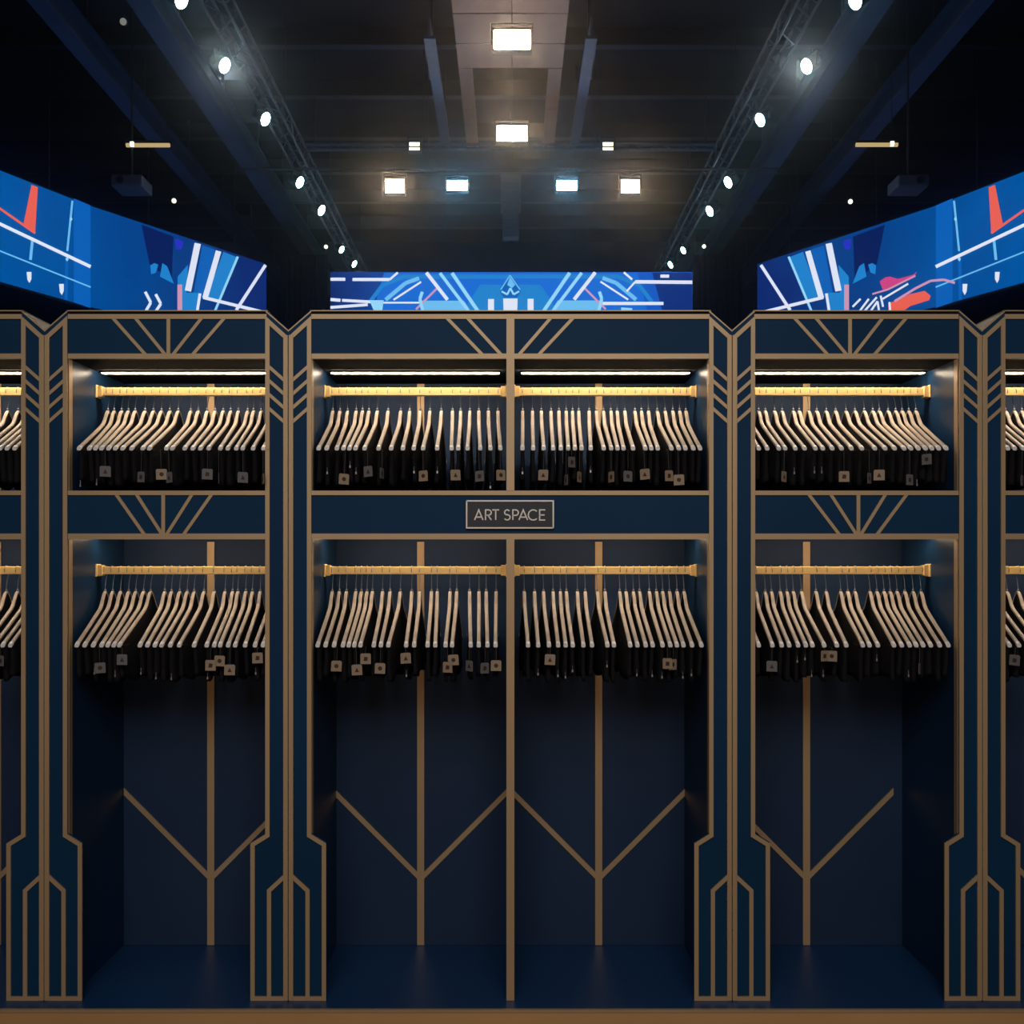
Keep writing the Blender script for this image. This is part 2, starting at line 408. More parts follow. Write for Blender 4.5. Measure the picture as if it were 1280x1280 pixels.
class Screen:
    """a vertical LED wall of flat panels; picture shapes are thin raised pixels of the panel"""
    def __init__(s, plan): s.plan = plan; s.bm = B(); s.n = 0
    def at(s, px, py):
        k = (px - 638) / F
        for (x0, d0), (x1, d1) in zip(s.plan[:-1], s.plan[1:]):
            dx, dd = x1 - x0, d1 - d0; den = dx - k * dd
            if abs(den) < 1e-9: continue
            u = (k * d0 - x0) / den
            if -1e-6 <= u <= 1 + 1e-6 or (x1, d1) == s.plan[-1]:
                D = d0 + dd * u; nrm = Vector((dd, -dx, 0)).normalized()
                if nrm.y > 0: nrm = -nrm
                return Vector((x0 + dx * u, D - Z0, EYE + (701 - py) / F * D)), nrm
    def poly(s, pts, c):
        s.n += 1; off = 0.004 + 0.0015 * s.n
        P = []
        for p in pts:
            q, n = s.at(*p); P.append((q, n))
        A = [s.bm.verts.new(q + n * off) for q, n in P]
        try: s.bm.faces.new(A).material_index = 1 + PK.index(c)
        except ValueError: pass
    def line(s, pts, w, c):
        for (x0, y0), (x1, y1) in zip(pts[:-1], pts[1:]):
            L = math.hypot(x1 - x0, y1 - y0); nx, ny = -(y1 - y0) / L * w / 2, (x1 - x0) / L * w / 2
            s.poly([(x0 + nx, y0 + ny), (x1 + nx, y1 + ny), (x1 - nx, y1 - ny), (x0 - nx, y0 - ny)], c)


ZT, ZB = EYE + 488 / F * 22, EYE + 349 / F * 22
def screen_obj(name_label, plan, S, base, name='led_screen'):
    mid = plan[len(plan) // 2]
    t = thing(name, name_label, 'screen', (mid[0], mid[1] - Z0, ZB))
    bm = B()
    for (x0, d0), (x1, d1) in zip(plan[:-1], plan[1:]):
        v = [bm.verts.new(p) for p in ((x0, d0 - Z0, ZB), (x1, d1 - Z0, ZB), (x1, d1 - Z0, ZT), (x0, d0 - Z0, ZT))]
        bm.faces.new(v)
    me = bpy.data.meshes.new('tmp'); S.bm.to_mesh(me); bm.from_mesh(me); bpy.data.meshes.remove(me)
    me = bpy.data.meshes.new('display'); bm.to_mesh(me); bm.free()
    for m in [base] + [PM[k] for k in PK]: me.materials.append(m)
    o = bpy.data.objects.new('display', me); COL.objects.link(o); o.parent = t; o.location = -t.location
    bm = B()
    for (x0, d0), (x1, d1) in zip(plan[:-1], plan[1:]):
        n = Vector((-(d1 - d0), x1 - x0, 0)).normalized()
        if n.y < 0: n = -n
        a, b = Vector((x0, d0 - Z0, 0)), Vector((x1, d1 - Z0, 0))
        q = [a + n * .02, b + n * .02, b + n * .14, a + n * .14]
        lo = [bm.verts.new(p + Vector((0, 0, ZB - .04))) for p in q]; hi = [bm.verts.new(p + Vector((0, 0, ZT + .04))) for p in q]
        bm.faces.new(lo); bm.faces.new(hi)
        for i in range(4): bm.faces.new((lo[i], lo[(i + 1) % 4], hi[(i + 1) % 4], hi[i]))
    obj('screen_frame', bm, CASE, t)
    for (x0, d0), (x1, d1) in zip(plan[:-1], plan[1:]):
        x, y = (x0 + x1) / 2, (d0 + d1) / 2 - Z0 + 0.1
        bm = B(); tube(bm, [(x, y, ZT), (x, y, HT)], .02); obj('hoist_cable', bm, TRUSSM, t)
    return t


def side_shapes(S, M, right):
    P = lambda pts: [(M(x), y) for x, y in pts]
    S.poly(P([(92, 248), (113, 257), (113, 385), (92, 378)]), 'B')
    S.poly(P([(39, 231), (47, 234), (43.7, 291), (29, 280.5)]), 'r')
    S.line(P([(-20, 247), (43.7, 291.5)]), 3, 'r')
    S.line(P([(-30, 266), (113, 333.5)]), 4.2, 'w'); S.line(P([(-30, 302), (113, 359)]), 1.8, 'c')
    S.line(P([(90, 251), (83.6, 314)]), 2.6, 'c'); S.line(P([(40, 300), (37.5, 325)]), 3.5, 'c')
    S.line(P([(83, 316), (82, 375)]), 4, 'B')
    for cx, cy in ((35.6, 346), (76, 361)): S.poly(P([(cx - 3, cy - 6), (cx + 3, cy - 6), (cx + 3, cy + 3), (cx + .5, cy + 8), (cx - 2, cy + 4)]), 'w')
    for cx, cy in ((88, 274), (83, 324)): S.poly(P([(cx - 2, cy), (cx, cy - 3), (cx + 2, cy), (cx, cy + 3)]), 'l')
    S.poly(P([(176, 281), (216, 296), (214, 352), (186, 330)]), 'd'); S.poly(P([(218, 298), (229, 302), (226, 312), (219, 312)]), 'v')
    S.poly(P([(187, 332), (192, 329), (197, 331), (194, 341), (188, 343)]), 'b'); S.poly(P([(202, 329), (208, 333), (216.5, 355), (199, 346)]), 'b')
    S.poly(P([(252, 307), (268, 312), (252, 372), (240, 372)]), 'B')
    S.poly(P([(221, 346), (234, 331), (231, 389), (221, 389)]), 'b'); S.poly(P([(231, 366), (247, 366), (244, 390), (228, 390)]), 'b')
    S.poly(P([(278, 315), (296, 322), (271, 376), (257, 373)]), 'b')
    S.line(P([(223.6, 356), (223.6, 392)]), 6, 'p')
    S.line(P([(246, 304.5), (233.7, 364)]), 8, 'w'); S.line(P([(272, 314), (255, 373)]), 7, 'w')
    S.line(P([(296, 321), (267, 390)]), 3, 'l'); S.line(P([(330.6, 331.5), (294, 388)]), 4, 'w')
    S.line(P([(252.5, 372), (330, 391)]), 4, 'w'); S.line(P([(248.6, 367), (244.7, 392)]), 3.5, 'w')
    if not right:
        S.line(P([(180, 365), (187, 378.5), (179, 392)]), 3.6, 'w'); S.line(P([(193, 368), (199.4, 380), (191.5, 392)]), 3.6, 'w')


planL = [(-12.1, 18.2), (-10.97, 22.0), (-9.93, 24.2), (-8.2, 26.9), (-6.9, 28.95)]
SL = Screen(planL); side_shapes(SL, lambda x: x, False)
bL = screen_mat('left_screen_blue', (0, 86, 164), (8, 40, 112), 'X', -11.2, -7.2)
screen_obj('long curved blue LED screen hanging on the left with chevrons and an orange wedge', planL, SL, bL)
planR = [(-x * 1.012, d) for x, d in planL]
SRr = Screen(planR); side_shapes(SRr, lambda x: 1283 - x, True)
S = SRr
S.poly([(1101, 352), (1108, 347), (1114, 346), (1124, 349), (1116, 360.6), (1105, 362.5)], 'm')
S.poly([(1116, 355), (1124, 349), (1142.5, 344), (1148, 340), (1142.5, 348), (1122, 358)], 'm')
S.poly([(1112, 380), (1139, 368), (1157.5, 364), (1165, 370), (1163, 375.6), (1139, 383), (1129, 391), (1112, 391)], 'r')
S.line([(1092, 368), (1112, 362), (1146, 345)], 2.2, 'p'); S.line([(1105, 374), (1137, 355)], 2.4, 'w')
S.line([(1120, 377), (1146, 361), (1165, 351.5), (1182, 350), (1196, 354)], 3, 'p')
for q in ([(1076, 390), (1088, 374)], [(1082, 390), (1098, 372)], [(1090, 390), (1099, 377), (1101, 390)], [(1103, 370), (1106, 384)], [(1114, 378), (1115, 390)], [(1068, 384), (1078, 374)]):
    S.line(q, 2.6, 'w')
bR = screen_mat('right_screen_blue', (0, 86, 164), (8, 40, 112), 'X', 11.2, 7.2)
screen_obj('long curved blue LED screen hanging on the right with pink and orange streaks', planR, SRr, bR)
DC = 29.75
planC = [(-225 / F * DC, DC), (227.5 / F * DC, DC)]
SCN = Screen(planC); S = SCN
S.poly([(815, 341), (865, 341), (865, 440), (842, 440)], 'n'); S.poly([(480, 341), (797, 341), (822, 440), (452, 440)], 'q')
S.poly([(600, 356), (676, 356), (730, 440), (546, 440)], 'b')
for M in (lambda x: x, lambda x: 1277 - x):
    P = lambda pts: [(M(x), y) for x, y in pts]
    S.line(P([(462, 378), (478, 357), (505, 346), (640, 346)]), 5, 'b'); S.line(P([(482, 375), (507, 354), (524, 348)]), 5, 'c')
    S.poly(P([(527, 376), (580, 376), (620, 440), (527, 440)]), 'c')
    S.line(P([(492, 375), (526.5, 352.5)]), 2.4, 'w'); S.line(P([(520, 387), (546, 361)]), 2.6, 'p')
    S.line(P([(550, 341.5), (622.6, 438)]), 4, 'l'); S.line(P([(565, 341.5), (630.7, 438)]), 4.5, 'l'); S.line(P([(533, 341), (559.5, 375)]), 4.4, 'w')
    S.line(P([(613.8, 374), (613.8, 439)]), 7.5, 'w'); S.line(P([(528, 365), (525, 374), (529, 391)]), 4, 'l')
    S.line(P([(487, 350), (497.5, 341)]), 2.8, 'w')
for q, w in (([(413.5, 349.7), (432, 349.7)], 4), ([(441, 350), (487, 350)], 4), ([(413.5, 375), (426, 376)], 4), ([(428, 376), (473, 378.5)], 3.6),
             ([(473, 379), (524, 379)], 2.2), ([(413.5, 385), (460, 381.5)], 3.6), ([(793.7, 353), (865, 353.6)], 4.4), ([(753, 380), (829, 380)], 4),
             ([(793.7, 353), (783, 365)], 2.4), ([(825, 346), (836, 346)], 4)):
    S.line(q, w, 'w')
S.poly([(462, 376), (480, 376), (478, 390), (468, 390)], 'l'); S.poly([(776, 385), (790, 386), (790, 391), (776, 391)], 'l')
S.poly([(637.5, 345), (649, 358), (651, 366), (646, 373), (630, 373), (625, 366), (628, 356)], 'B')
S.poly([(637.5, 347), (644, 357), (640, 361), (634, 357)], 'c'); S.line([(627, 365), (634, 369), (638, 361), (642, 369), (649, 365)], 2.4, 'l')
S.line([(637.5, 345), (626, 363)], 1.6, 'c'); S.line([(637.5, 345), (650, 363)], 1.6, 'c')
S.poly([(629, 374), (647, 374), (645, 439), (631, 439)], 'w')
bC = screen_mat('centre_screen_blue', (8, 34, 100), (16, 88, 195), 'X', -5.6, -2.0)
screen_obj('wide blue LED screen behind the centre bay with a trophy emblem and white rays', planC, SCN, bC)
# dark drapes flanking the centre screen
for sx, lab in ((-1, 'dark tall drape hanging between the left and centre screens'), (1, 'dark tall drape hanging between the centre and right screens')):
    bm = B(); x0, x1 = sorted((sx * 5.5, sx * 6.9)); n = 40; y = 27.4
    lo = [bm.verts.new((x0 + (x1 - x0) * i / n, y + 0.05 * math.sin(i * 1.3), HZ)) for i in range(n + 1)]
    hi = [bm.verts.new((x0 + (x1 - x0) * i / n, y + 0.05 * math.sin(i * 1.3), 10.6)) for i in range(n + 1)]
    for i in range(n): bm.faces.new((lo[i], lo[i + 1], hi[i + 1], hi[i]))
    o = obj('stage_drape', bm, WALLM, None, smooth=True); o['label'] = lab; o['category'] = 'drape'
    sm = o.modifiers.new('solid', 'SOLIDIFY'); sm.thickness = 0.02

# ------------------------------------------------------------------ platform
t = thing('platform', 'low navy platform with a brass front edge under the whole wardrobe', 'platform', (0, 0, HZ))
boxo('top_board', PLTOP, t, -3.6, 3.6, -0.070, 0.75, -0.03, 0.0)
boxo('front_fascia', PLINTH, t, -3.6, 3.6, -0.073, -0.055, HZ, -0.0045)
boxo('edge_strip', BRASS, t, -3.6, 3.6, -0.0765, -0.066, -0.0075, 0.0015)
boxo('core', NAVY, t, -3.55, 3.55, -0.054, 0.72, HZ, -0.031)

# ------------------------------------------------------------------ wardrobe bays
YD = YB + 0.02
TR = -0.005     # trim relief in front of the faces
def z_(py): return uz(py)
bays = [
    ('far left bay', 'wardrobe bay cut off by the left edge of the picture, full of hangers', -1, -855, -610, (-732,), [], []),
    ('left bay', 'navy wardrobe bay with brass fan trims, left of the centre bay', 0, -552.3, -304.5, (-427.5,),
     [((140.8, 397), (181.8, 443)), ((169, 397), (206.5, 443)), ((253, 397), (217, 443)), ((281.5, 397), (241.6, 443)), 211],
     [((145.5, 618), (180.7, 668)), ((171, 618), (203, 668)), ((240.5, 618), (208.8, 668)), ((265, 618), (230, 668)), 204.5]),
    ('centre bay', 'wide navy wardrobe bay with a central brass post and a nameplate', 0, -248.5, 248.5, (-128, 126),
     [((558, 397), (602.4, 443)), ((583.7, 397), (625.8, 443)), ((689, 397), (649.3, 443)), ((717, 397), (674, 443))], []),
    ('right bay', 'navy wardrobe bay with brass fan trims, right of the centre bay', 0, 304.5, 559.5, (422.5,),
     [((992, 397), (1033.6, 443)), ((1018.8, 397), (1057.4, 443)), ((1103.4, 397), (1067.8, 443)), ((1133, 397), (1093, 443)), 1062],
     [((1010.5, 618), (1048.5, 668)), ((1038, 618), (1070, 668)), ((1106.4, 618), (1075.8, 668)), ((1133, 618), (1096, 668)), 1072.5]),
    ('far right bay', 'wardrobe bay cut off by the right edge of the picture', 1, 617, 862, (739,), [], []),
]
zt, z1, z2, z3, z4 = z_(389.5), z_(448.5), z_(613.6), z_(674), 0.0
for nm, lab, edge, xl, xr, strips, fanT, fanM in bays:
    xl *= PX; xr *= PX; cx = (xl + xr) / 2
    t = thing('wardrobe_bay', lab, 'wardrobe', (cx, 0, 0), 'wardrobe bays')
    sp = 0.004
    boxo('back_panel', NAVYIN, t, xl - sp, xr + sp, YB, YD, 0.001, zt - .012)
    for a, b in ((xl - sp, xl), (xr, xr + sp)):
        boxo('side_panel', NAVYS, t, a, b, 0.0, YB - .0005, 0.001, zt - .012)
        q = (b, b + .0018) if a < cx else (a - .0018, a)
        boxo('edge_trim', BRASS, t, q[0], q[1], 0.0, 0.026, 0.001, z3); boxo('edge_trim', BRASS, t, q[0], q[1], 0.0, 0.026, z2, z1)
    boxo('top_panel', NAVY, t, xl - sp, xr + sp, 0.012, YD, zt - .0115, zt)
    boxo('top_edge_trim', BRASS, t, xl - sp, xr + sp, -.006, YD, zt, zt + 1.3 * PX)
    boxo('header', NAVY, t, xl, xr, 0.0, 0.02, z_(448.5), z_(393))
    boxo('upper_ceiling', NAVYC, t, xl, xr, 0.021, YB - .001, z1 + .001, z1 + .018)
    boxo('middle_fascia', NAVY, t, xl, xr, 0.0, 0.02, z3, z2)
    boxo('shelf', NAVYIN, t, xl, xr, 0.021, YB - .001, z2 - .018, z2)
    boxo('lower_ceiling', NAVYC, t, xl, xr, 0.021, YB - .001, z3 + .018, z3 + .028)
    for ya, yb in ((393, 399), (442.3, 448.7), (613.4, 619), (667, 674.2)):
        boxo('horizontal_trim', BRASS, t, xl, xr, TR, 0.0, z_(yb), z_(ya))
    for fan in (fanT, fanM):
        for f in fan:
            bm = B()
            if isinstance(f, tuple):
                slash(bm, (ux(f[0][0]), z_(f[0][1])), (ux(f[1][0]), z_(f[1][1])), 4.0 * PX, TR + .001, 0.0)
            else:
                a, b = (397, 443) if fan is fanT else (618, 668)
                box(bm, ux(f) - 2.3 * PX, ux(f) + 2.3 * PX, TR + .0006, 0, z_(b), z_(a))
            obj('fan_trim', bm, BRASS, t)
    # LED strips under both ceilings, behind the fascia
    comps = [(xl, xr)] if nm != 'centre bay' else [(xl, -0.011), (0.011, xr)]
    for a, b in comps:
        for zc in (z1, z3 + .018):
            bm = B(); box(bm, a + .028, b - .028, 0.198, 0.220, zc - .0095, zc - .001); obj('led_strip', bm, LED if zc == z1 else LEDL, t)
            boxo('led_channel', CASE, t, a + .022, b - .022, 0.1940, 0.1978, zc - .0080, zc)
    # brass strips on the back wall
    for sx in strips:
        X = sx * PX
        for a, b in ((z2, z1), (0.002, z3)):
            boxo('back_strip', BRASS, t, X - 5.0 * PX, X + 5.0 * PX, YB - .006, YB, a, b)
        half = 125 if nm == 'centre bay' else 124
        for sg in (-1, 1):
            # V strips from the strip foot up to the sides
            xe = X + sg * half * PX
            if xe < xl: xe = xl
            if xe > xr: xe = xr
            xs = X + sg * 4.6 * PX
            zv, ze = uz(1094, SB), uz(985, SB)
            k = (abs(xe - xs)) / (124 * PX)
            bm = B(); slash(bm, (xs, zv), (xe, zv + (ze - zv) * min(1.0, k)), 7.0 * PX, YB - .0055, YB, horiz=False)
            obj('chevron_strip', bm, BRASS, t)
    # hanging rails
    for a, b in comps:
        for zr in (uz(490, SR), uz(713, SR)):
            bm = B(); box(bm, a + .004, b - .004, YR - .009, YR + .009, zr - .0135, zr + .0135)
            r = obj('hanging_rail', bm, RAILM, t, bevel=0.002)
            for s in (-1, 1):
                xe = a if s < 0 else b
                bm = B(); q = sorted((xe, xe - s * .006)); box(bm, q[0], q[1], YR - .02, YR + .02, zr - .022, zr + .022)
                q = sorted((xe - s * .006, xe - s * .022)); box(bm, q[0], q[1], YR - .014, YR + .014, zr - .0185, zr + .0185)
                k = obj('rail_bracket', bm, RAILM, r, bevel=0.0015); 
    if nm == 'centre bay':
        for a, b in ((z1, z_(393)), (z2, z1), (0.001, z3)):
            boxo('centre_post', BRASS, t, -4.9 * PX, 4.9 * PX, TR - .0015, 0.03, a, b)
        for a, b in ((z2, z1), (0.001, z3)):
            boxo('divider_panel', NAVYIN, t, -.007, .007, 0.03, YB - .001, a, b)

# columns between the bays
for cxp, lab in ((-581.3, 'navy column with double brass strips at the far left of the picture'), (-277, 'navy column with brass chevrons between the left and centre bays'),
                 (276.5, 'navy column with brass chevrons between the centre and right bays'), (588.5, 'navy column with double brass strips at the far right of the picture')):
    c = cxp * PX
    t = thing('column', lab, 'column', (c, 0, 0), 'columns between the bays')
    P = lambda pts: [(c + x * PX, z_(y)) for x, y in pts]
    hw = 26.9
    bm = B()
    prism(bm, P([(-hw, 389.7), (0, 413.5), (hw, 389.7), (hw, 1040), (hw, 1249.5), (-hw, 1249.5), (-hw, 1040)]), 0.004, YD - .001)
    o = obj('body', bm, NAVY, t)
    bm = B()
    prism(bm, P([(-28.4, 390.5), (0, 414.5), (28.4, 390.5), (28.4, 1041), (47.2, 1052.5), (47.2, 1249.6), (-47.2, 1249.6), (-47.2, 1052.5), (-28.4, 1041)]), -0.0035, 0.0035)
    obj('front_panel', bm, NAVY, t)
    # coping along the notched top
    bm = B()
    for s in (-1, 1):
        prism(bm, P([(s * 28.6, 388.2), (0, 413.0), (0, 415.0), (s * 28.6, 390.4)]), -0.006, YD)
    obj('coping', bm, BRASS, t)
    for s in (-1, 1):
        bm = B(); ribbon(bm, P([(s * 3.0, 422.5), (s * 26, 401.5), (s * 26, 1043.5), (s * 44.5, 1055), (s * 44.5, 1247), (s * 1.0, 1247)]), 5.4 * PX, -.009, -.0035)
        obj('outline_trim', bm, BRASS, t)
        bm = B(); box(bm, c + (s * 3.35 - 2.95) * PX, c + (s * 3.35 + 2.95) * PX, -.0105, -.0035, z_(1249), z_(419.5)); obj('middle_strip', bm, BRASS, t, bevel=0.001)
        bm = B(); ribbon(bm, P([(s * 4, 1094), (s * 24, 1112.5), (s * 24, 1246)]), 5.2 * PX, -.0085, -.0035); obj('arch_trim', bm, BRASS, t)
        for ya in (459.5, 476.8, 494, 511.5):
            bm = B(); slash(bm, P([(s * 23.5, ya)])[0], P([(s * 5.5, ya + 16)])[0], 4.0 * PX, -.008, -.0035, horiz=False); obj('chevron_trim', bm, BRASS, t)

# nameplate
t = thing('nameplate', 'dark framed nameplate reading ART SPACE on the centre bay', 'sign', (0, 0, z_(660)))
boxo('plate', SIGNB, t, ux(582.5), ux(692.3), -.010, 0.0, z_(660.7), z_(625.5))
bm = B(); ribbon(bm, [(ux(x), z_(y)) for x, y in ((583.5, 626.4), (691.4, 626.4), (691.4, 660))], 1.8 * PX, -.013, -.010)
ribbon(bm, [(ux(x), z_(y)) for x, y in ((691.4, 660), (583.5, 660), (583.5, 626.4))], 1.8 * PX, -.013, -.010); obj('frame', bm, SIGNF, t)
def arc(cx, cy, rx, ry, a0, a1, n=12):
    return [(cx + rx * math.cos(math.radians(a0 + (a1 - a0) * i / n)), cy - ry * math.sin(math.radians(a0 + (a1 - a0) * i / n))) for i in range(n + 1)]
T, Bt = 637.6, 650.2; M_ = (T + Bt) / 2
def A_(x0, x1): return [[(x0, Bt), ((x0 + x1) / 2, T), (x1, Bt)], [(x0 + 2.4, 646.6), (x1 - 2.4, 646.6)]]
LET = [('letter_a', A_(593.4, 603.8)),
       ('letter_r', [[(607, Bt), (607, T), (610.5, T)] + arc(610.5, T + 3.3, 3.6, 3.3, 90, -90)[1:] + [(607, T + 6.6)], [(610, T + 6.6), (614.2, Bt)]]),
       ('letter_t', [[(615.4, T), (624, T)], [(619.7, T), (619.7, Bt)]]),
       ('letter_s', [arc(634, T + 3.1, 3.2, 3.1, 30, 270, 14) + arc(634, Bt - 3.4, 3.6, 3.3, 90, -150, 14)]),
       ('letter_p', [[(641, Bt), (641, T), (644.4, T)] + arc(644.4, T + 3.4, 3.5, 3.4, 90, -90)[1:] + [(641, T + 6.8)]]),
       ('letter_a', A_(648.6, 659.4)),
       ('letter_c', [arc(666.5, M_, 6.2, 6.3, 45, 315, 20)]),
       ('letter_e', [[(681.4, T), (674.4, T), (674.4, Bt), (681.4, Bt)], [(674.4, M_), (680.6, M_)]])]
for n_, strokes in LET:
    bm = B()
    for s_ in strokes: ribbon(bm, [(ux(x), z_(y)) for x, y in s_], 1.55 * PX, -.0125, -.010)
    obj(n_, bm, SIGNF, t)

# ------------------------------------------------------------------ hangers
HW = 0.232
def arm_profile(drop):
    """top line of one arm: (distance from the hook, height)"""
    k = drop / 0.153
    pts = [(0, 0), (.010, -.006), (.022, -.022), (.033, -.040), (.045, -.052), (.085, -.0745), (.14, -.104), (.205, -.138), (HW, -.153)]
    return [(a, b * k) for a, b in pts]


def make_hanger(drop, rise):
    """parts in local space: y = along the arms, z = 0 at the top of the wood; rise = rail centre above it"""
    pr = arm_profile(drop); parts = []
    def sweep(bm, pts, w, h):
        rings = []
        for i, (y, z) in enumerate(pts):
            ww = w * (1.0 if abs(y) > .03 else 0.92)
            rings.append([bm.verts.new((sx * ww / 2 * k, y, z + dz)) for sx, k, dz in ((-1, .7, 0), (1, .7, 0), (1, 1, -h * .3), (1, 1, -h * .8), (1, .6, -h), (-1, .6, -h), (-1, 1, -h * .8), (-1, 1, -h * .3))])
        for i in range(len(rings) - 1):
            for k in range(8): bm.faces.new((rings[i][k], rings[i][(k + 1) % 8], rings[i + 1][(k + 1) % 8], rings[i + 1][k]))
        bm.faces.new(rings[0][::-1]); bm.faces.new(rings[-1])
    full = [(-a, b) for a, b in pr[::-1]] + pr[1:]
    bm = B(); sweep(bm, full, .0124, .009); parts.append(('shoulder_arms', bm, WOOD, False))
    for s in (-1, 1):
        a, b = pr[-2], pr[-1]; q = [(s * (a[0] + (b[0] - a[0]) * f), a[1] + (b[1] - a[1]) * f + .0012) for f in (.60, .8, 1.02)]
        if s < 0: q = q[::-1]
        bm = B(); sweep(bm, q, .0136, .012); parts.append(('tip_sleeve', bm, CAPM, False))
    bm = B(); zb = -drop - .006
    tube(bm, [(0, -HW + .012, zb), (0, HW - .012, zb)], .0045, 8); parts.append(('trouser_bar', bm, BARK, True))
    bm = B(); r = .0175; top = rise + .0135 - .004
    pts = [(0, 0, -.004), (0, 0, rise - .030)] + [(0, r * math.sin(math.radians(a)) + 0, 0) for a in ()]
    pts = [(0, 0.0, -.004), (0, 0.0, .012), (0, .006, rise - .034), (0, .0145, rise - .018)]
    for a in range(-10, 200, 15):
        pts.append((0, .0155 * math.cos(math.radians(a)), top + .0065 - .0105 + .0105 * math.sin(math.radians(a)) ))
    pts.append((0, -.0155, rise - .006))
    tube(bm, pts, .00125, 6); parts.append(('hook', bm, STEEL, True))
    bm = B(); tube(bm, [(0, 0, -.001), (0, 0, .007)], .0036, 8); parts.append(('hook_collar', bm, STEEL, True))
    return parts


def make_garment(drop, low, seed):
    rnd = random.Random(seed); pr = arm_profile(drop); bm = B(); ny, nz = 22, 9
    ph = [rnd.uniform(0, 6.28) for _ in range(4)]; W = HW - .008
    def topz(y):
        y = abs(y)
        for (a0, b0), (a1, b1) in zip(pr[:-1], pr[1:]):
            if y <= a1: return b0 + (b1 - b0) * (y - a0) / (a1 - a0)
        return pr[-1][1]
    front, back = [], []
    for i in range(ny + 1):
        y = -W + 2 * W * i / ny; t0 = topz(y) - .007
        lowz = low + .008 * math.sin(y * 28 + ph[0]) + .004 * math.sin(y * 61 + ph[1])
        fr, bk = [], []
        for j in range(nz + 1):
            f = j / nz; z = t0 + (lowz - t0) * f
            th = .0042 + .0022 * f; wv = .0030 * f * math.sin(y * 55 + ph[2]) + .0014 * f * math.sin(z * 60 + ph[3])
            yy = y * (1 - .03 * f)
            fr.append(bm.verts.new((wv - th, yy, z))); bk.append(bm.verts.new((wv + th, yy, z)))
        front.append(fr); back.append(bk)
    for i in range(ny):
        for j in range(nz):
            bm.faces.new((front[i][j], front[i + 1][j], front[i + 1][j + 1], front[i][j + 1]))
            bm.faces.new((back[i][j], back[i][j + 1], back[i + 1][j + 1], back[i + 1][j]))
        bm.faces.new((front[i][0], back[i][0], back[i + 1][0], front[i + 1][0])); bm.faces.new((front[i][nz], front[i + 1][nz], back[i + 1][nz], back[i][nz]))
    for k in (0, ny):
        for j in range(nz): bm.faces.new((front[k][j], front[k][j + 1], back[k][j + 1], back[k][j]))
    return bm


_meshes = {}
def mesh_of(key, bm, m, smooth):
    bmesh.ops.recalc_face_normals(bm, faces=bm.faces)
    me = bpy.data.meshes.new(key); bm.to_mesh(me); bm.free(); me.materials.append(m)
    if smooth:
        for p in me.polygons: p.use_smooth = True
    return me


TIER = {'upper': dict(zn=uz(513, SR), drop=.153, low=-.262, zr=uz(490, SR)), 'lower': dict(zn=uz(738.5, SR), drop=.166, low=-.272, zr=uz(713, SR))}
for k, d in TIER.items():
    d['parts'] = [(n_, mesh_of(n_, bm, m, sm)) for n_, bm, m, sm in make_hanger(d['drop'], d['zr'] - d['zn'])]
    d['cloth'] = [mesh_of('garment', make_garment(d['drop'], d['low'] + random.uniform(-.012, .006), s), CLOTH, True) for s in range(6)]

